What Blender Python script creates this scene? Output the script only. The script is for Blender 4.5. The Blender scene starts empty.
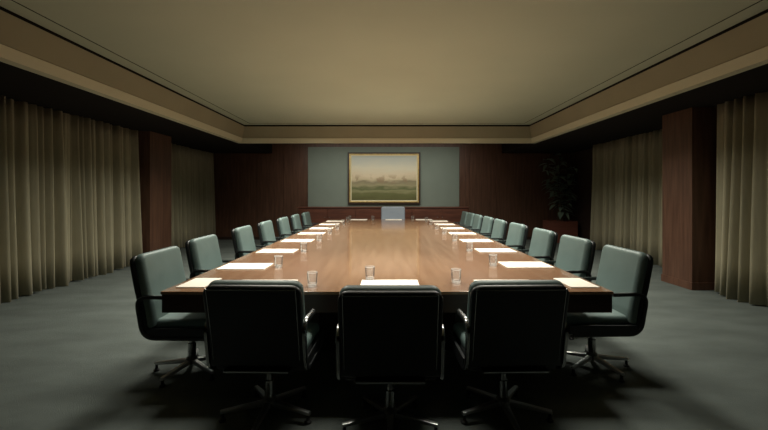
import bpy, bmesh, math, random
from mathutils import Vector, Matrix
random.seed(7)
S = bpy.context.scene
COL = S.collection

# ------------------------------------------------------------------ camera
F_PX, VPX, VPY, CAM_H = 400.0, 387.0, 194.5, 1.39
cam = bpy.data.cameras.new('camera')
cam.sensor_width = 36.0
cam.lens = 36.0 * F_PX / 768.0
cam.shift_x = (384.0 - VPX) / 768.0
cam.shift_y = (VPY - 215.0) / 768.0
cam_o = bpy.data.objects.new('camera', cam)
COL.objects.link(cam_o)
cam_o.location = (0, 0, CAM_H)
cam_o.rotation_euler = (math.pi / 2, 0, 0)
cam.clip_start = 0.05
S.camera = cam_o

# ------------------------------------------------------------------ world, lights, exposure
w = bpy.data.worlds.new('world')
S.world = w
w.use_nodes = True
w.node_tree.nodes['Background'].inputs[0].default_value = (0.6, 0.7, 0.8, 1)
w.node_tree.nodes['Background'].inputs[1].default_value = 0.0
S.view_settings.view_transform = 'Standard'
S.view_settings.look = 'None'
S.view_settings.gamma = 1.0
S.view_settings.use_curve_mapping = False
S.view_settings.exposure = 0.0

def area(name, loc, sx, sy, power, col, rot=(0, 0, 0), spread=180):
    l = bpy.data.lights.new(name, 'AREA')
    l.shape = 'RECTANGLE'
    l.size, l.size_y = sx, sy
    l.energy = power
    l.color = col
    l.spread = math.radians(spread)
    o = bpy.data.objects.new(name, l)
    COL.objects.link(o)
    o.location = loc
    o.rotation_euler = rot
    return o
def upward_fill(name, loc, power, col, size=172):
    l = bpy.data.lights.new(name, 'SPOT')
    l.energy = power
    l.color = col
    l.spot_size = math.radians(size)
    l.spot_blend = 1.0
    l.shadow_soft_size = 0.0
    o = bpy.data.objects.new(name, l)
    COL.objects.link(o)
    o.location = loc
    o.rotation_euler = (math.pi, 0, 0)
    return o
for x_ in (-1.65, 1.65):
    area('table_downlight', (x_, 6.6, 3.055), 0.4, 4.6, 172, (1.0, 0.965, 0.85), spread=143)
area('near_end_fill', (0, 3.5, 3.055), 2.4, 0.5, 30, (1.0, 0.965, 0.85), spread=80)  # added fill for the near pads and chair tops, no real fitting
# unseen fill light added behind the fascia to brighten painting and panel
area('painting_fill', (-0.1, 10.5, 2.90), 4.8, 0.10, 33, (1.0, 0.96, 0.85), (math.radians(42), 0, 0), spread=120)
for y_, p_ in ((4.8, 11), (7.6, 26)):
    upward_fill('ceiling_fill', (0.0, y_, 1.0), p_, (1.0, 0.97, 0.80), 150)  # bodiless spots added above the table only to brighten the ceiling

# ------------------------------------------------------------------ materials
def mat(name, col, rough=0.6, spec=0.5, metal=0.0, var=0.0, vscale=8.0, vstretch=(1, 1, 1), bump=0.0, bscale=60.0, coat=0.0, col2=None, sheen=0.0):
    m = bpy.data.materials.new(name)
    m.use_nodes = True
    nt = m.node_tree
    b = nt.nodes['Principled BSDF']
    b.inputs['Base Color'].default_value = (*col, 1)
    b.inputs['Roughness'].default_value = rough
    b.inputs['Specular IOR Level'].default_value = spec
    b.inputs['Metallic'].default_value = metal
    b.inputs['Coat Weight'].default_value = coat
    b.inputs['Coat Roughness'].default_value = 0.08
    b.inputs['Sheen Weight'].default_value = sheen
    tc = nt.nodes.new('ShaderNodeTexCoord')
    if var > 0 or col2:
        mp = nt.nodes.new('ShaderNodeMapping')
        mp.inputs['Scale'].default_value = vstretch
        nt.links.new(tc.outputs['Object'], mp.inputs['Vector'])
        n = nt.nodes.new('ShaderNodeTexNoise')
        n.inputs['Scale'].default_value = vscale
        n.inputs['Detail'].default_value = 6
        nt.links.new(mp.outputs['Vector'], n.inputs['Vector'])
        r = nt.nodes.new('ShaderNodeValToRGB')
        c2 = col2 if col2 else tuple(c * (1 - var) for c in col)
        r.color_ramp.elements[0].color = (*c2, 1)
        r.color_ramp.elements[1].color = (*col, 1)
        r.color_ramp.elements[0].position = 0.35
        r.color_ramp.elements[1].position = 0.65
        nt.links.new(n.outputs['Fac'], r.inputs['Fac'])
        nt.links.new(r.outputs['Color'], b.inputs['Base Color'])
    if bump > 0:
        n2 = nt.nodes.new('ShaderNodeTexNoise')
        n2.inputs['Scale'].default_value = bscale
        n2.inputs['Detail'].default_value = 3
        nt.links.new(tc.outputs['Object'], n2.inputs['Vector'])
        bp = nt.nodes.new('ShaderNodeBump')
        bp.inputs['Strength'].default_value = bump
        bp.inputs['Distance'].default_value = 0.01
        nt.links.new(n2.outputs['Fac'], bp.inputs['Height'])
        nt.links.new(bp.outputs['Normal'], b.inputs['Normal'])
    return m

M = {}
M['carpet'] = mat('carpet', (0.150, 0.172, 0.158), 0.95, 0.1, bump=0.8, bscale=220, var=0.22, vscale=2.2, vstretch=(0.7, 1.5, 1))
M['ceiling'] = mat('ceiling_paint', (0.455, 0.485, 0.365), 0.9, 0.2, var=0.04, vscale=1.0)
M['fascia'] = mat('fascia_paint', (0.32, 0.285, 0.19), 0.75, 0.3, var=0.06, vscale=2)
M['moulding'] = mat('moulding_paint', (0.60, 0.56, 0.40), 0.7, 0.3)
M['gap'] = mat('shadow_gap', (0.012, 0.010, 0.008), 0.9, 0.1)
M['dark_wood'] = mat('dark_wood_panelling', (0.125, 0.062, 0.038), 0.42, 0.4, col2=(0.078, 0.036, 0.022), vscale=3.0, vstretch=(6, 6, 0.5))
M['side_wall'] = mat('dark_side_wall', (0.05, 0.03, 0.022), 0.7, 0.3, var=0.1)
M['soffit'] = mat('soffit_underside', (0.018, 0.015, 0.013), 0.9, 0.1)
M['table_wood'] = mat('polished_table_wood', (0.31, 0.175, 0.100), 0.20, 0.5, col2=(0.25, 0.13, 0.07), vscale=2.4, vstretch=(8, 0.5, 8), coat=0.5)
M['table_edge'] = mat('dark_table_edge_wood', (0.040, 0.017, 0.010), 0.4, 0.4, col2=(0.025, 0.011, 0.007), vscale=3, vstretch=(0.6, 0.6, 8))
M['credenza_wood'] = mat('credenza_wood', (0.130, 0.045, 0.026), 0.4, 0.4, col2=(0.075, 0.026, 0.016), vscale=3.0, vstretch=(0.6, 6, 6))
M['grey_panel'] = mat('grey_green_fabric_panel', (0.20, 0.235, 0.20), 0.9, 0.15, bump=0.2, bscale=300, var=0.05, vscale=3)
M['curtain'] = mat('olive_beige_drape', (0.36, 0.325, 0.22), 0.9, 0.15, var=0.1, vscale=10, vstretch=(3, 3, 0.4), sheen=0.1)
M['teal'] = mat('teal_leather', (0.145, 0.205, 0.193), 0.46, 0.45, var=0.14, vscale=5, bump=0.12, bscale=120)
M['pale_blue'] = mat('pale_blue_leather', (0.26, 0.30, 0.35), 0.5, 0.4, var=0.06, vscale=6, bump=0.1, bscale=120)
M['shell'] = mat('black_leather_shell', (0.012, 0.014, 0.015), 0.42, 0.5, var=0.2, vscale=6, bump=0.1, bscale=150)
M['chrome'] = mat('polished_steel', (0.42, 0.43, 0.43), 0.2, 0.5, metal=1.0)
M['leg_steel'] = mat('bright_brushed_steel', (0.72, 0.73, 0.73), 0.3, 0.5, metal=1.0)
M['dark_metal'] = mat('dark_metal', (0.17, 0.17, 0.17), 0.3, 0.5, metal=0.8)
M['rubber'] = mat('black_glide', (0.02, 0.02, 0.02), 0.5, 0.4)
M['paper'] = mat('white_paper', (0.86, 0.80, 0.70), 0.85, 0.2)
M['gold'] = mat('gilt_frame', (0.50, 0.36, 0.13), 0.4, 0.5, metal=0.5, var=0.3, vscale=12)
M['frame_dark'] = mat('dark_frame_wood', (0.035, 0.02, 0.013), 0.5, 0.4)
M['mount'] = mat('cream_liner', (0.68, 0.62, 0.42), 0.8, 0.2)
M['planter'] = mat('reddish_planter_wood', (0.22, 0.075, 0.05), 0.5, 0.4, var=0.25, vscale=4, vstretch=(0.5, 4, 4))
M['soil'] = mat('soil', (0.03, 0.022, 0.015), 0.95, 0.1, bump=0.8, bscale=50)
M['leaf'] = mat('dark_green_leaf', (0.24, 0.32, 0.24), 0.4, 0.5, var=0.35, vscale=5)
M['bark'] = mat('plant_stem', (0.07, 0.05, 0.03), 0.8, 0.2)

def glass_mat(body=0.06, nm='clear_glass'):
    m = bpy.data.materials.new(nm)
    m.use_nodes = True
    nt = m.node_tree
    nt.nodes.remove(nt.nodes['Principled BSDF'])
    out = nt.nodes['Material Output']
    tr = nt.nodes.new('ShaderNodeBsdfTransparent'); tr.inputs[0].default_value = (0.97, 0.97, 0.97, 1)
    gl = nt.nodes.new('ShaderNodeBsdfGlossy'); gl.inputs['Roughness'].default_value = 0.22
    lw = nt.nodes.new('ShaderNodeLayerWeight'); lw.inputs[0].default_value = 0.22
    mx = nt.nodes.new('ShaderNodeMixShader')
    nt.links.new(lw.outputs['Fresnel'], mx.inputs[0])
    nt.links.new(tr.outputs[0], mx.inputs[1]); nt.links.new(gl.outputs[0], mx.inputs[2])
    df = nt.nodes.new('ShaderNodeBsdfTranslucent'); df.inputs[0].default_value = (0.9, 0.9, 0.88, 1)
    mx2 = nt.nodes.new('ShaderNodeMixShader'); mx2.inputs[0].default_value = body  # white share paints in the brightness of reflections
    nt.links.new(mx.outputs[0], mx2.inputs[1]); nt.links.new(df.outputs[0], mx2.inputs[2])
    nt.links.new(mx2.outputs[0], out.inputs['Surface'])
    return m
M['glass'] = glass_mat()
M['edge_glint'] = glass_mat(0.5, 'glass_edge_glint')  # whitened glass: bright reflections on rim and base put into the colour

def painting_mat():
    m = bpy.data.materials.new('landscape_canvas')
    m.use_nodes = True
    nt = m.node_tree
    L = nt.links.new
    b = nt.nodes['Principled BSDF']
    b.inputs['Roughness'].default_value = 0.6
    b.inputs['Specular IOR Level'].default_value = 0.3
    tc = nt.nodes.new('ShaderNodeTexCoord')
    sep = nt.nodes.new('ShaderNodeSeparateXYZ')
    L(tc.outputs['Generated'], sep.inputs[0])
    n = nt.nodes.new('ShaderNodeTexNoise')
    n.inputs['Scale'].default_value = 4.0
    n.inputs['Detail'].default_value = 7
    mp = nt.nodes.new('ShaderNodeMapping')
    mp.inputs['Scale'].default_value = (1.0, 1.0, 2.6)
    L(tc.outputs['Generated'], mp.inputs['Vector'])
    L(mp.outputs['Vector'], n.inputs['Vector'])
    # height disturbed by noise -> bands of land and sky
    ma = nt.nodes.new('ShaderNodeMath'); ma.operation = 'MULTIPLY_ADD'
    L(n.outputs['Fac'], ma.inputs[0]); ma.inputs[1].default_value = 0.22
    L(sep.outputs['Z'], ma.inputs[2])
    mb = nt.nodes.new('ShaderNodeMath'); mb.operation = 'SUBTRACT'
    L(ma.outputs[0], mb.inputs[0]); mb.inputs[1].default_value = 0.11
    r = nt.nodes.new('ShaderNodeValToRGB')
    cr = r.color_ramp
    stops = [(0.00, (0.085, 0.085, 0.03)), (0.14, (0.13, 0.135, 0.05)), (0.22, (0.25, 0.24, 0.12)), (0.27, (0.11, 0.125, 0.05)),
             (0.34, (0.30, 0.27, 0.15)), (0.40, (0.23, 0.20, 0.12)), (0.46, (0.50, 0.42, 0.27)), (0.56, (0.62, 0.52, 0.36)),
             (0.72, (0.62, 0.58, 0.44)), (1.0, (0.46, 0.50, 0.46))]
    cr.elements[0].position, cr.elements[0].color = stops[0][0], (*stops[0][1], 1)
    cr.elements[1].position, cr.elements[1].color = stops[-1][0], (*stops[-1][1], 1)
    for p, c in stops[1:-1]:
        e = cr.elements.new(p); e.color = (*c, 1)
    L(mb.outputs[0], r.inputs['Fac'])
    # hazy clump of trees and ruins in a band above the fields
    n2 = nt.nodes.new('ShaderNodeTexNoise'); n2.inputs['Scale'].default_value = 5.5; n2.inputs['Detail'].default_value = 5
    mp2 = nt.nodes.new('ShaderNodeMapping'); mp2.inputs['Scale'].default_value = (1.3, 1.0, 0.7)
    L(tc.outputs['Generated'], mp2.inputs['Vector']); L(mp2.outputs['Vector'], n2.inputs['Vector'])
    band = nt.nodes.new('ShaderNodeValToRGB')
    bc = band.color_ramp
    bc.elements[0].position = 0.36; bc.elements[0].color = (0, 0, 0, 1)
    bc.elements[1].position = 0.60; bc.elements[1].color = (0, 0, 0, 1)
    for p, v in ((0.42, 1.0), (0.50, 0.8)):
        e = bc.elements.new(p); e.color = (v, v, v, 1)
    L(sep.outputs['Z'], band.inputs['Fac'])
    th = nt.nodes.new('ShaderNodeValToRGB')
    th.color_ramp.elements[0].position = 0.50; th.color_ramp.elements[0].color = (0, 0, 0, 1)
    th.color_ramp.elements[1].position = 0.56; th.color_ramp.elements[1].color = (0.75, 0.75, 0.75, 1)
    L(n2.outputs['Fac'], th.inputs['Fac'])
    mul = nt.nodes.new('ShaderNodeMath'); mul.operation = 'MULTIPLY'
    L(band.outputs['Color'], mul.inputs[0]); L(th.outputs['Color'], mul.inputs[1])
    mx = nt.nodes.new('ShaderNodeMix'); mx.data_type = 'RGBA'
    L(mul.outputs[0], mx.inputs['Factor'])
    L(r.outputs['Color'], mx.inputs['A'])
    mx.inputs['B'].default_value = (0.27, 0.19, 0.11, 1)
    L(mx.outputs['Result'], b.inputs['Base Color'])
    return m
M['painting'] = painting_mat()

# ------------------------------------------------------------------ helpers
def obj(name, bm, m, parent=None, smooth=True):
    me = bpy.data.meshes.new(name)
    bmesh.ops.recalc_face_normals(bm, faces=bm.faces[:])
    bm.to_mesh(me); bm.free()
    me.materials.append(m)
    if smooth:
        for p in me.polygons: p.use_smooth = True
        try: me.set_sharp_from_angle(angle=math.radians(38))
        except Exception: pass
    o = bpy.data.objects.new(name, me)
    COL.objects.link(o)
    if smooth:
        wn = o.modifiers.new('normals', 'WEIGHTED_NORMAL'); wn.keep_sharp = True
    if parent: o.parent = parent
    return o
def tag(o, label, cat, group=None):
    o['label'] = label; o['category'] = cat
    if group: o['group'] = group
    return o
def thing(name, label, cat, loc=(0, 0, 0), rz=0.0, group=None):
    o = bpy.data.objects.new(name, None)
    COL.objects.link(o)
    o.location = loc; o.rotation_euler = (0, 0, rz)
    return tag(o, label, cat, group)
def struct(name, bm, m, smooth=False):
    o = obj(name, bm, m, None, smooth)
    o['kind'] = 'structure'
    return o
def dup(root, loc, rz, label, group):
    r = root.copy(); COL.objects.link(r)
    r.location = loc; r.rotation_euler = (0, 0, rz)
    r['label'] = label; r['group'] = group
    for ch in list(root.children):
        c = ch.copy(); COL.objects.link(c); c.parent = r
        for g in list(ch.children):
            d = g.copy(); COL.objects.link(d); d.parent = c
    return r
def box(bm, x0, x1, y0, y1, z0, z1, bevel=0.0, seg=2):
    r = bmesh.ops.create_cube(bm, size=1.0)
    vs = r['verts']
    bmesh.ops.scale(bm, vec=(x1 - x0, y1 - y0, z1 - z0), verts=vs)
    bmesh.ops.translate(bm, vec=((x0 + x1) / 2, (y0 + y1) / 2, (z0 + z1) / 2), verts=vs)
    if bevel > 0:
        es = list({e for v in vs for e in v.link_edges})
        bmesh.ops.bevel(bm, geom=es, offset=bevel, segments=seg, affect='EDGES', profile=0.5)
    return bm
def bx(*a, **k):
    return box(bmesh.new(), *a, **k)
def sweep(bm, pts, prof, closed=False, up=Vector((1, 0, 0))):
    """sweep a closed profile [(a, b)] along pts; a runs along `up`, b along the in-plane normal."""
    n = len(pts); rings = []
    for i, p in enumerate(pts):
        p = Vector(p)
        a = Vector(pts[(i - 1) % n]) if (closed or i > 0) else p
        c = Vector(pts[(i + 1) % n]) if (closed or i < n - 1) else p
        t = (c - a).normalized()
        u = (up - t * up.dot(t)).normalized()
        v = t.cross(u)
        rings.append([bm.verts.new(p + u * q[0] + v * q[1]) for q in prof])
    k = len(prof)
    for i in range(n if closed else n - 1):
        A, B = rings[i], rings[(i + 1) % n]
        for j in range(k):
            bm.faces.new((A[j], A[(j + 1) % k], B[(j + 1) % k], B[j]))
    if not closed:
        bm.faces.new(rings[0][::-1]); bm.faces.new(rings[-1])
    return bm
def circ(r, n=8):
    return [(r * math.cos(2 * math.pi * i / n), r * math.sin(2 * math.pi * i / n)) for i in range(n)]
def rrect(w, h, r, n=3):
    out = []
    for cx, cy, a0 in ((w / 2 - r, h / 2 - r, 0), (-w / 2 + r, h / 2 - r, 90), (-w / 2 + r, -h / 2 + r, 180), (w / 2 - r, -h / 2 + r, 270)):
        for i in range(n + 1):
            a = math.radians(a0 + 90 * i / n)
            out.append((cx + r * math.cos(a), cy + r * math.sin(a)))
    return out
def lathe(bm, prof, n=20, c=(0, 0)):
    rings = []
    for r, z in prof:
        if r < 1e-5: rings.append([bm.verts.new((c[0], c[1], z))])
        else: rings.append([bm.verts.new((c[0] + r * math.cos(2 * math.pi * i / n), c[1] + r * math.sin(2 * math.pi * i / n), z)) for i in range(n)])
    for A, B in zip(rings, rings[1:]):
        for j in range(n):
            k = (j + 1) % n
            if len(A) == 1 and len(B) == 1: continue
            if len(A) == 1: bm.faces.new((A[0], B[j], B[k]))
            elif len(B) == 1: bm.faces.new((A[j], A[k], B[0]))
            else: bm.faces.new((A[j], A[k], B[k], B[j]))
    return bm
def poly_prism(bm, pts, y0, y1):
    """pts in (x, z), extruded along y."""
    A = [bm.verts.new((x, y0, z)) for x, z in pts]
    B = [bm.verts.new((x, y1, z)) for x, z in pts]
    n = len(pts)
    bm.faces.new(A); bm.faces.new(B[::-1])
    for i in range(n):
        bm.faces.new((A[i], A[(i + 1) % n], B[(i + 1) % n], B[i]))
    return bm

# ------------------------------------------------------------------ room shell
WX, YB, YN = 5.65, 12.35, -3.0
SOF = 2.66; CEIL = 3.07; SOFB = 2.95
struct('floor', bx(-WX - .2, WX + .2, YN - .2, YB + .2, -0.1, 0.0), M['carpet'])
FX_T, FX_B, FY = 3.40, 3.54, 9.61
struct('ceiling', bx(-FX_T - .1, FX_T + .1, YN - .1, FY + .1, CEIL, CEIL + 0.1), M['ceiling'])
# dropped soffit round the ceiling: underside slabs
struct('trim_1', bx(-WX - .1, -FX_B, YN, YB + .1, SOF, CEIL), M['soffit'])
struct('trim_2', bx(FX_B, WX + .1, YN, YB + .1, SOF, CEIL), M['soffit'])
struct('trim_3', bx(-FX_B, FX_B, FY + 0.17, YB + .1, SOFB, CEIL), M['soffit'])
# sloping fascia (left, right, back) and the paler moulding along its foot
def fascia_loop(bm, o_t, z_t, o_b, z_b, th):
    """U-shaped band: o_t / o_b are outward offsets of top and bottom."""
    def ring(off, z):
        return [Vector((-(FX_T + off), YN, z)), Vector((-(FX_T + off), FY + off, z)), Vector((FX_T + off, FY + off, z)), Vector((FX_T + off, YN, z))]
    rows = [ring(o_t, z_t), ring(o_b, z_b), ring(o_b + th, z_b), ring(o_t + th, z_t)]
    vs = [[bm.verts.new(p) for p in r] for r in rows]
    for i in range(4):
        A, B = vs[i], vs[(i + 1) % 4]
        for j in range(3):
            bm.faces.new((A[j], A[j + 1], B[j + 1], B[j]))
    bm.faces.new([v[0] for v in vs]); bm.faces.new([v[3] for v in vs][::-1])
    return bm
ZM = SOF + 0.105
struct('trim_4', fascia_loop(bmesh.new(), 0.03, CEIL - 0.04, 0.115, ZM, 0.12), M['fascia'])
bmm = fascia_loop(bmesh.new(), 0.105, ZM - 0.008, 0.135, SOF - 0.012, 0.12)
struct('trim_5', bmm, M['moulding'])
struct('trim_6', fascia_loop(bmesh.new(), 0.045, CEIL, 0.045, CEIL - 0.06, 0.05), M['gap'])
struct('trim_7', fascia_loop(bmesh.new(), -0.165, CEIL + 0.002, -0.165, CEIL - 0.0025, 0.012), M['gap'])
# walls
struct('wall_left', bx(-WX - .1, -WX, YN, YB, 0, SOF), M['side_wall'])
struct('wall_right', bx(WX, WX + .1, YN, YB, 0, SOF), M['side_wall'])
struct('wall_near', bx(-WX, WX, YN - .1, YN, 0, CEIL), M['side_wall'])
bmw = bx(-WX, WX, YB, YB + .1, 0, CEIL)
x = -WX
while x < WX - 0.1:                     # tall veneer panels with narrow joints
    x1 = min(x + 0.82, WX)
    if not (-2.46 < (x + x1) / 2 < 2.24) or True:
        box(bmw, x + 0.004, x1 - 0.004, YB - 0.02, YB + 0.02, 0.0, SOFB, bevel=0.003, seg=1)
    x = x1
struct('wall_back', bmw, M['dark_wood'])
struct('baseboard_back', bx(-WX, WX, YB - 0.035, YB, 0, 0.09), M['frame_dark'])
gp = tag(obj('wall_panel', bx(-2.43, 2.22, YB - 0.06, YB - 0.02, 0.9, 2.85, bevel=0.006), M['grey_panel']),
         'wide grey-green fabric panel on the far wall behind the painting', 'wall panel')

# pilasters clad in reddish wood
def pilaster(x0, x1, y0, y1, label):
    t = thing('pilaster', label, 'pillar', ((x0 + x1) / 2, (y0 + y1) / 2, 0))
    hx, hy = abs(x1 - x0) / 2, (y1 - y0) / 2
    obj('shaft', bx(-hx, hx, -hy, hy, 0.0, SOF - 0.001, bevel=0.006), M['dark_wood'], t)
    obj('plinth', bx(-hx - .012, hx + .012, -hy - .012, hy + .012, 0.0, 0.11, bevel=0.004), M['dark_wood'], t)
    return t
pilaster(-5.25, -4.74, 8.0, 8.8, 'reddish wood pillar between the two drapes along the left wall')
pilaster(4.43, 5.2, 5.81, 6.44, 'reddish wood pillar between the two drapes along the right wall')

# drapes
def drape(xc, y0, y1, seed, label, side):
    rnd = random.Random(seed)
    t_pts = []
    y = y0; ph = []
    # irregular pleats: list of (y centre, width)
    while y < y1:
        wv = rnd.uniform(0.09, 0.19)
        ph.append((y, min(wv, max(0.08, y1 - y)), rnd.choice((0.07, 0.11, 0.15, 0.19)))); y += wv
    zs = [0.015, 0.5, 1.1, 1.8, 2.4, SOF - 0.002]
    bm = bmesh.new(); rows = []
    STEP = 18
    for zi, z in enumerate(zs):
        row = []
        k = z / SOF
        for (yy, wv, am) in ph:
            sh = 0.010 * math.sin(yy * 5.1 + z * 1.3)
            for s in range(STEP):
                f = s / STEP
                sag = (1 - k) * 0.018 * math.sin(yy * 17)
                dx = am * (0.55 + 0.45 * (1 - k)) * math.sin(math.pi * min(1, max(0, (f - .15) / .70))) ** 0.75
                dx += 0.012 * math.sin(4 * math.pi * f + yy * 9)
                row.append(bm.verts.new((-side * (dx + sag), yy + wv * f + sh * (1 - k), z + (0.012 * math.sin(yy * 7) if zi == 0 else 0))))
        rows.append(row)
    for A, B in zip(rows, rows[1:]):
        for i in range(len(A) - 1):
            bm.faces.new((A[i], A[i + 1], B[i + 1], B[i]))
    for v in bm.verts: v.co.y -= (y0 + y1) / 2
    o = obj('drape', bm, M['curtain'])
    o.location = (xc, (y0 + y1) / 2, 0)
    sd = o.modifiers.new('thickness', 'SOLIDIFY'); sd.thickness = 0.008; sd.offset = 0
    tag(o, label, 'curtain', 'floor-length drapes along the side walls')
    return o
drape(-5.04, 3.2, 7.98, 1, 'long olive-beige pleated drape along the left wall nearest the camera', -1)
drape(-5.42, 8.9, 12.2, 2, 'olive-beige pleated drape beyond the left wood pillar', -1)
drape(4.72, 3.2, 5.7, 3, 'olive-beige pleated drape at right edge, before the wood pillar', 1)
drape(5.38, 6.7, 10.35, 4, 'olive-beige pleated drape beyond the right wood pillar', 1)

# ------------------------------------------------------------------ credenza under the painting
cr = thing('credenza', 'long low reddish-brown wood credenza under the painting on the far wall', 'sideboard', (-0.10, 12.04, 0))
obj('body', bx(-2.52, 2.52, -0.19, 0.24, 0.08, 0.985, bevel=0.004), M['credenza_wood'], cr)
obj('top', bx(-2.56, 2.56, -0.225, 0.245, 0.985, 1.02, bevel=0.008), M['credenza_wood'], cr)
obj('plinth', bx(-2.46, 2.46, -0.15, 0.2, 0.0, 0.08), M['frame_dark'], cr)
for i in range(6):
    x0 = -2.5 + i * 5.0 / 6
    d = obj('door', bx(x0 + 0.012, x0 + 5.0 / 6 - 0.012, -0.212, -0.188, 0.10, 0.965, bevel=0.004), M['credenza_wood'], cr)
    hx = x0 + (5.0 / 6 - 0.07 if i % 2 == 0 else 0.07)
    bmh = bmesh.new(); lathe(bmh, [(0, 0), (.014, 0.003), (.016, .014), (.008, .02), (.008, .028), (0, .028)], 12)
    bmesh.ops.rotate(bmh, cent=(0, 0, 0.014), matrix=Matrix.Rotation(-math.pi / 2, 3, 'X'), verts=bmh.verts[:])
    bmesh.ops.translate(bmh, vec=(hx, -0.224, 0.70), verts=bmh.verts[:])
    obj('knob', bmh, M['dark_metal'], d)

# ------------------------------------------------------------------ painting
PX0, PX1, PZ0, PZ1 = -1.20, 1.02, 1.10, 2.68
pc = ((PX0 + PX1) / 2, YB - 0.06, (PZ0 + PZ1) / 2)
pt = thing('painting', 'gilt-framed landscape painting hung on the grey panel at the far wall', 'painting', pc)
hw, hh = (PX1 - PX0) / 2, (PZ1 - PZ0) / 2
def frame(bm, hw, hh, wd, y0, y1, bev=0.006):
    box(bm, -hw, hw, y0, y1, hh - wd, hh, bevel=bev); box(bm, -hw, hw, y0, y1, -hh, -hh + wd, bevel=bev)
    box(bm, -hw, -hw + wd, y0, y1, -hh + wd * .9, hh - wd * .9, bevel=bev); box(bm, hw - wd, hw, y0, y1, -hh + wd * .9, hh - wd * .9, bevel=bev)
    return bm
obj('outer_frame', frame(bmesh.new(), hw, hh, 0.05, -0.07, -0.001), M['frame_dark'], pt)
obj('gilt_frame', frame(bmesh.new(), hw - 0.045, hh - 0.045, 0.040, -0.085, -0.01, 0.012), M['gold'], pt)
obj('liner', frame(bmesh.new(), hw - 0.080, hh - 0.080, 0.035, -0.06, -0.012, 0.004), M['mount'], pt)
obj('canvas', bx(-hw + 0.11, hw - 0.11, -0.04, -0.015, -hh + 0.11, hh - 0.11), M['painting'], pt)

# ------------------------------------------------------------------ potted plant in the far right corner
pl = thing('potted_plant', 'tall dark-leaved plant in a reddish wood planter in the far right corner', 'plant', (5.08, 11.75, 0))
bmp = bmesh.new()
box(bmp, -0.40, 0.40, -0.27, -0.24, 0.0, 0.62, bevel=0.006); box(bmp, -0.40, 0.40, 0.24, 0.27, 0.0, 0.62, bevel=0.006)
box(bmp, -0.40, -0.37, -0.245, 0.245, 0.0, 0.62, bevel=0.006); box(bmp, 0.37, 0.40, -0.245, 0.245, 0.0, 0.62, bevel=0.006)
box(bmp, -0.38, 0.38, -0.25, 0.25, 0.0, 0.04)
obj('planter', bmp, M['planter'], pl)
obj('soil', bx(-0.369, 0.369, -0.239, 0.239, 0.05, 0.56), M['soil'], pl)
rnd = random.Random(11)
bml = bmesh.new()
def leaf(bm, p, d, ln, wd):
    d = d.normalized(); s = d.cross(Vector((0, 0, 1)))
    if s.length < 0.1: s = Vector((1, 0, 0))
    s.normalize(); u = s.cross(d)
    prof = [(0, .05), (.2, .7), (.45, 1), (.75, .65), (1, .03)]
    L_, C_, R_ = [], [], []
    for f, k in prof:
        c = p + d * ln * f - Vector((0, 0, 1)) * ln * 0.45 * f * f
        L_.append(bm.verts.new(c - s * wd * k + u * wd * .35 * k)); C_.append(bm.verts.new(c)); R_.append(bm.verts.new(c + s * wd * k + u * wd * .35 * k))
    for i in range(len(prof) - 1):
        bm.faces.new((L_[i], C_[i], C_[i + 1], L_[i + 1])); bm.faces.new((C_[i], R_[i], R_[i + 1], C_[i + 1]))
for (sx, sy, ex, ey, h, amp) in ((-.08, .0, -.42, -.10, 2.45, .10), (.05, .05, .05, .05, 2.55, .08), (.10, -.05, .36, -.12, 2.15, .08), (0, -.08, -.15, -.25, 1.9, .06), (.12, .08, .25, .15, 1.6, .06)):
    pts = []
    for i in range(11):
        f = i / 10
        pts.append(Vector((sx + (ex - sx) * f ** 1.6 + amp * .4 * math.sin(f * 6), sy + (ey - sy) * f ** 1.6, 0.55 + (h - 0.55) * f)))
    bms = sweep(bmesh.new(), pts, circ(0.013, 7))
    obj('stem', bms, M['bark'], pl)
    for i in range(3, 11):
        for k in range(4 if i > 4 else 2):
            a = rnd.uniform(0, 2 * math.pi)
            d = Vector((math.cos(a), math.sin(a) * .7, rnd.uniform(-.2, .5)))
            leaf(bml, pts[i] + Vector((0, 0, rnd.uniform(-.09, .03))), d, rnd.uniform(.20, .36), rnd.uniform(.05, .085))
for v in bml.verts:
    v.co.x = min(v.co.x, 0.5); v.co.y = min(v.co.y, 0.5)
fol = obj('foliage', bml, M['leaf'], pl)

# ------------------------------------------------------------------ conference table
TX, TY0, TY1, TZ = 1.52, 2.68, 10.5, 0.74
tb = thing('conference_table', 'long polished brown wood conference table with dark edges', 'table', (0, (TY0 + TY1) / 2, 0))
hy = (TY1 - TY0) / 2
obj('tabletop', bx(-TX, TX, -hy, hy, TZ - 0.022, TZ, bevel=0.005), M['table_wood'], tb)
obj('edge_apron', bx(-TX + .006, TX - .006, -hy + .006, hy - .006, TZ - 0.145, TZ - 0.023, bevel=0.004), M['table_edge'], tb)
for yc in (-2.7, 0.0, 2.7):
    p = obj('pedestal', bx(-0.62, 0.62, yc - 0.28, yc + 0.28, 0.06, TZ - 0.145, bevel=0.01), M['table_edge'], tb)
    obj('plinth', bx(-0.66, 0.66, yc - 0.32, yc + 0.32, 0.0, 0.06, bevel=0.006), M['table_edge'], p)

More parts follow.
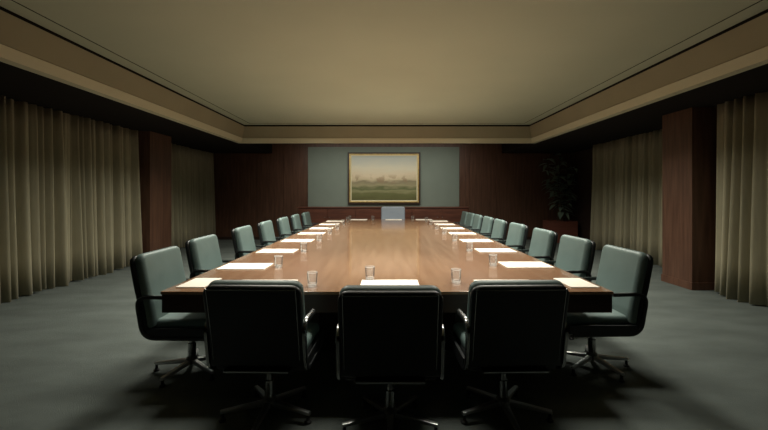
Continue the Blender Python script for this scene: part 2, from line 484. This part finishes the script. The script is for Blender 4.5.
# ------------------------------------------------------------------ chairs
def slab(w, path, th, bev, nz=9, bow=0.0):
    """upholstered slab: width w along x, centre line path of (y, z) from bottom to top, thickness th, rounded."""
    zlen = 0.0
    seg = [0.0]
    for a, b in zip(path, path[1:]):
        zlen += math.hypot(b[0] - a[0], b[1] - a[1]); seg.append(zlen)
    bm = bx(-w / 2, w / 2, -th / 2, th / 2, 0, zlen)
    es = [e for e in bm.edges if abs(e.verts[0].co.y - e.verts[1].co.y) > th * .5]
    up_ = [e for e in es if e.verts[0].co.z > zlen * .5]; lo_ = [e for e in es if e not in up_]
    bmesh.ops.bevel(bm, geom=up_, offset=0.055, segments=5, affect='EDGES', profile=0.5)
    es = [e for e in bm.edges if abs(abs(e.verts[0].co.y) - th / 2) < 1e-5 and abs(e.verts[0].co.y - e.verts[1].co.y) < 1e-5]
    bmesh.ops.bevel(bm, geom=es, offset=bev, segments=4, affect='EDGES', profile=0.5)
    for i in range(1, nz):
        g = bm.verts[:] + bm.edges[:] + bm.faces[:]
        bmesh.ops.bisect_plane(bm, geom=g, plane_co=(0, 0, zlen * i / nz), plane_no=(0, 0, 1))
    for i in range(1, 6):
        g = bm.verts[:] + bm.edges[:] + bm.faces[:]
        bmesh.ops.bisect_plane(bm, geom=g, plane_co=(-w / 2 + w * i / 6, 0, 0), plane_no=(1, 0, 0))
    for v in bm.verts:
        s = min(max(v.co.z, 0), zlen)
        for i in range(len(seg) - 1):
            if s <= seg[i + 1] + 1e-9: break
        f = (s - seg[i]) / (seg[i + 1] - seg[i])
        a, b = path[i], path[i + 1]
        ty, tz = (b[0] - a[0]), (b[1] - a[1]); l = math.hypot(ty, tz); ty /= l; tz /= l
        cy = a[0] + (b[0] - a[0]) * f; cz = a[1] + (b[1] - a[1]) * f
        off = v.co.y - bow * (1 - (2 * v.co.x / w) ** 2)
        v.co = Vector((v.co.x, cy + off * tz, cz - off * ty))
    return bm
def smooth_path(ctrl, n=6):
    out = []
    P = [ctrl[0]] + ctrl + [ctrl[-1]]
    for i in range(1, len(P) - 2):
        p0, p1, p2, p3 = P[i - 1], P[i], P[i + 1], P[i + 2]
        for k in range(n):
            t = k / n
            out.append(tuple(0.5 * ((2 * p1[j]) + (-p0[j] + p2[j]) * t + (2 * p0[j] - 5 * p1[j] + 4 * p2[j] - p3[j]) * t * t + (-p0[j] + 3 * p1[j] - 3 * p2[j] + p3[j]) * t ** 3) for j in range(2)))
    out.append(ctrl[-1])
    return out
def round_path(corners, r, n=6):
    full = round_loop(corners, r, n)
    k = n + 1
    return [Vector(corners[0])] + full[k:-k] + [Vector(corners[-1])]
def round_loop(corners, r, n=6):
    """closed polygon of (y, z) with rounded corners."""
    out = []
    m = len(corners)
    for i in range(m):
        a, b, c = Vector(corners[i - 1]), Vector(corners[i]), Vector(corners[(i + 1) % m])
        u = (a - b).normalized(); v = (c - b).normalized()
        p, q = b + u * r, b + v * r
        for k in range(n + 1):
            t = k / n
            out.append((1 - t) ** 2 * p + 2 * t * (1 - t) * b + t * t * q)
    return out
def make_chair(top, lift, leather, label, cat='chair', width=0.55):
    """swivel conference chair facing +y, base on the floor at the origin. top: height of the back."""
    t = thing('conference_chair', label, cat)
    dz = lift; BY = -0.08
    hb = width / 2
    # back: front pad and rear shell
    path = smooth_path([(-0.245, 0.43 + dz), (-0.265, 0.56 + dz), (-0.30, 0.72 + dz), (-0.345, top - 0.03)])
    back = obj('backrest', slab(width, path, 0.075, 0.032, bow=-0.0), leather, t)
    pathb = smooth_path([(-0.285, 0.385 + dz), (-0.315, 0.56 + dz), (-0.352, 0.72 + dz), (-0.390, top - 0.045)])
    shell = obj('back_shell', slab(width + 0.006, pathb, 0.045, 0.020), M['shell'], t)
    # thin bright welt round the rear shell
    pr = [(-hb + .03, pathb[0]), ] 
    off = 0.024
    line = []
    ins = 0.025
    for (y, z) in pathb[2:-1]: line.append(Vector((hb - ins, y - off, z)))
    yt, zt = pathb[-1]
    line.append(Vector((hb - ins - .012, yt - off + .006, zt - .022)))
    line.append(Vector((-hb + ins + .012, yt - off + .006, zt - .022)))
    for (y, z) in reversed(pathb[2:-1]): line.append(Vector((-hb + ins, y - off, z)))
    bmw_ = bmesh.new(); sweep(bmw_, line, circ(0.0022, 6), up=Vector((0, 1, 0)))
    obj('welt', bmw_, M['chrome'], shell)
    # seat
    obj('seat_shell', bx(-0.262, 0.262, -0.27, 0.25, 0.345 + dz, 0.418 + dz, bevel=0.022, seg=3), M['shell'], t)
    bms = bx(-0.255, 0.255, -0.235, 0.262, 0.405 + dz, 0.482 + dz, bevel=0.03, seg=4)
    for i in range(1, 6):
        bmesh.ops.bisect_plane(bms, geom=bms.verts[:] + bms.edges[:] + bms.faces[:], plane_co=(0, -0.235 + i * 0.083, 0), plane_no=(0, 1, 0))
    for v in bms.verts:
        if v.co.y > 0.15: v.co.z -= (v.co.y - 0.15) ** 2 * 1.6
    obj('seat', bms, leather, t)
    # rear bracket below the back
    obj('bracket', bx(-0.19, 0.19, -0.325, -0.27, 0.355 + dz, 0.372 + dz, bevel=0.005), M['chrome'], t)
    # arm loops
    for s in (-1, 1):
        lp = round_path([(-0.09, 0.645 + dz), (-0.345, 0.652 + dz), (-0.295, 0.358 + dz), (0.20, 0.352 + dz)], 0.085)
        cx_ = s * (hb + 0.006)
        pts = [Vector((cx_, p[0], p[1])) for p in lp]
        a = obj('armrest', sweep(bmesh.new(), pts, rrect(0.026, 0.024, 0.006, 2)), M['shell'], t)
        rim = []
        for q in range(len(pts)):
            tq = (pts[min(q + 1, len(pts) - 1)] - pts[max(q - 1, 0)]).normalized()
            rim.append(pts[q] + Vector((0, tq.z, -tq.y)) * 0.0140)
        obj('rim', sweep(bmesh.new(), rim, rrect(0.018, 0.005, 0.002, 2)), M['chrome'], a)
        obj('side_panel', bx(min(s * hb, s * (hb + .02)) - .0, max(s * hb, s * (hb + .01)), -0.265, 0.235, 0.360 + dz, 0.425 + dz, bevel=0.006), M['shell'], a)
    # column
    col = bmesh.new()
    lathe(col, [(0, 0.085), (0.030, 0.085), (0.030, 0.22), (0.021, 0.225), (0.021, 0.30 + dz), (0.06, 0.31 + dz), (0.075, 0.345 + dz), (0, 0.345 + dz)], 18, (0, BY))
    obj('column', col, M['chrome'], t)
    hub = bmesh.new()
    lathe(hub, [(0, 0.06), (0.042, 0.062), (0.045, 0.09), (0.038, 0.112), (0.031, 0.118), (0, 0.118)], 18, (0, BY))
    obj('hub', hub, M['dark_metal'], t)
    for i in range(5):
        a = math.radians(-90 + 72 * i)
        d = Vector((math.cos(a), math.sin(a), 0))
        bl = bmesh.new()
        n = 6; rings = []
        sd = Vector((-d.y, d.x, 0))
        for k in range(n + 1):
            f = k / n
            c = d * (0.035 + 0.255 * f) + Vector((0, BY, 0.080 - 0.022 * f))
            wv = 0.021 - 0.007 * f; hv = 0.016 - 0.006 * f
            rings.append([bl.verts.new(c + sd * q[0] + Vector((0, 0, q[1]))) for q in rrect(wv * 2, hv * 2, 0.006, 2)])
        m_ = len(rings[0])
        for A, B in zip(rings, rings[1:]):
            for j in range(m_): bl.faces.new((A[j], A[(j + 1) % m_], B[(j + 1) % m_], B[j]))
        bl.faces.new(rings[0][::-1]); bl.faces.new(rings[-1])
        leg = obj('leg', bl, M['leg_steel'], t)
        g = bmesh.new()
        tip = d * 0.278 + Vector((0, BY, 0))
        lathe(g, [(0, 0.0), (0.021, 0.0), (0.023, 0.008), (0.012, 0.018), (0.009, 0.05), (0, 0.05)], 12, (tip.x, tip.y))
        obj('glide', g, M['rubber'], leg)
    return t

GS = 'teal chairs along the long sides of the table'
GF = 'teal chairs across the near end of the table'
ORD = ['nearest', 'second', 'third', 'fourth', 'fifth', 'sixth', 'seventh', 'eighth', 'ninth']
front = make_chair(0.93, 0.01, M['teal'], '')
side = make_chair(0.985, 0.0, M['teal'], '')
fr = [(-0.74, 2.61, -0.03, 'dark-backed teal leather swivel chair at the near end, leftmost of the three'),
      (0.018, 2.48, 0.0, 'dark-backed teal leather swivel chair at the middle of the near table end'),
      (0.73, 2.61, 0.03, 'dark-backed teal leather swivel chair at the near end, rightmost of the three')]
for i, (x, y, rz, lab) in enumerate(fr):
    if i == 0:
        front.location = (x, y, 0); front.rotation_euler = (0, 0, rz); front['label'] = lab; front['group'] = GF
    else: dup(front, (x, y, 0), rz, lab, GF)
LEFT = [(1.46, 3.16), (1.56, 4.15), (1.62, 5.45), (1.64, 6.55), (1.64, 7.63), (1.66, 8.75), (1.66, 9.85)]
RIGHT = [(1.58, 3.24), (1.60, 4.10), (1.62, 5.00), (1.63, 6.02), (1.63, 6.98), (1.65, 7.85), (1.65, 8.7), (1.66, 9.48), (1.66, 10.2)]
rr = random.Random(5)
first = True
for sgn, lst, nm in ((-1, LEFT, 'left'), (1, RIGHT, 'right')):
    for i, (x, y) in enumerate(lst):
        rz = sgn * math.pi / 2 + rr.uniform(-.035, .035)
        last = (i == len(lst) - 1)
        if i == 0: lab = 'teal leather swivel chair at the near corner of the table’s %s long side' % nm
        elif last: lab = 'teal leather swivel chair farthest along the %s long side of the table' % nm
        else: lab = '%s teal leather swivel chair from the camera along the table’s %s side' % (ORD[i], nm)
        lab = lab.replace('’', "'")
        if first:
            side.location = (sgn * x, y, 0); side.rotation_euler = (0, 0, rz); side['label'] = lab; side['group'] = GS; first = False
        else: dup(side, (sgn * x, y, 0), rz, lab, GS)
head = make_chair(1.08, 0.03, M['pale_blue'], 'pale blue high-backed swivel chair alone at the far end of the table', width=0.66)
head.location = (0.17, 10.80, 0); head.rotation_euler = (0, 0, math.pi)

# ------------------------------------------------------------------ paper pads and tumblers
def pad_mesh(w, d):
    bm = bx(-w / 2, w / 2, -d / 2, d / 2, 0.0, 0.007, bevel=0.0012, seg=1)
    return bm
pad0 = obj('paper_pad', pad_mesh(0.42, 0.30), M['paper'])
tag(pad0, '', 'paper', 'white paper pads set round the table')
def tumbler_mesh():
    bm = bmesh.new()
    lathe(bm, [(0, 0.0), (0.030, 0.0), (0.032, 0.003), (0.0335, 0.020), (0.037, 0.096), (0.0373, 0.101), (0.0350, 0.101), (0.0345, 0.096), (0.0305, 0.020), (0.028, 0.014), (0, 0.012)], 24)
    return bm
gl0 = obj('tumbler', tumbler_mesh(), M['glass'])
gl0.data.materials.append(M['edge_glint'])
for p in gl0.data.polygons:
    if p.center.z > 0.0965 or p.center.z < 0.017: p.material_index = 1
tag(gl0, '', 'glass', 'clear glass tumblers set round the table')
used = {'p': False, 'g': False}
def place_pad(x, y, rz, lab, k=1.0):
    o = pad0 if not used['p'] else pad0.copy()
    if used['p']: COL.objects.link(o)
    used['p'] = True
    o.location = (x, y, TZ + 0.0003); o.rotation_euler = (0, 0, rz); o.scale = (k, 1, 1); o['label'] = lab
def place_glass(x, y, lab):
    o = gl0 if not used['g'] else gl0.copy()
    if used['g']: COL.objects.link(o)
    used['g'] = True
    o.location = (x, y, TZ + 0.0003); o['label'] = lab
LP = [(1.37, 2.93), (1.27, 3.60), (1.25, 4.58), (1.25, 5.62), (1.25, 6.65), (1.25, 7.65), (1.25, 8.7), (1.25, 9.7)]
RP = [(1.38, 2.93), (1.27, 3.68), (1.25, 4.62), (1.25, 5.62), (1.25, 6.65), (1.25, 7.65), (1.25, 8.7), (1.25, 9.7)]
for sgn, lst, nm in ((-1, LP, 'left'), (1, RP, 'right')):
    for i, (x, y) in enumerate(lst):
        if i == 0: lab = 'white paper pad on the near %s corner of the table' % nm
        elif i == len(lst) - 1: lab = 'white paper pad farthest along the %s edge of the table' % nm
        else: lab = '%s white paper pad from the camera along the table\'s %s edge' % (ORD[i], nm)
        place_pad(sgn * x, y, 0, lab, 0.48 if i == 0 else 1.0)
        if i > 0:
            lab = '%s clear glass tumbler from the camera, beside the %s row of pads' % (ORD[i - 1], nm)
            place_glass(sgn * (x - 0.30), y - 0.02, lab)
for x, y, lab in ((-0.88, 2.87, 'white paper pad behind the leftmost of the near chairs'), (0.02, 2.87, 'white paper pad behind the middle near chair'),
                  (0.86, 2.87, 'white paper pad behind the rightmost of the near chairs'), (0.17, 10.30, 'white paper pad in front of the pale blue chair at the far end'),
                  (-0.72, 10.30, 'white paper pad at the left of the far table end'), (0.95, 10.30, 'white paper pad at the right of the far table end')):
    place_pad(x, y, 0, lab)
for x, y, lab in ((-0.53, 2.84, 'clear glass tumbler near the front edge between the left and middle chairs'), (-0.13, 3.05, 'clear glass tumbler behind the pad of the middle near chair'),
                  (0.51, 2.95, 'clear glass tumbler near the front edge between the middle and right chairs'), (-0.95, 10.25, 'clear glass tumbler at the far table end, leftmost'),
                  (-0.36, 10.25, 'clear glass tumbler at the far end, left of the pale blue chair'), (0.66, 10.25, 'clear glass tumbler at the far end, right of the pale blue chair')):
    place_glass(x, y, lab)
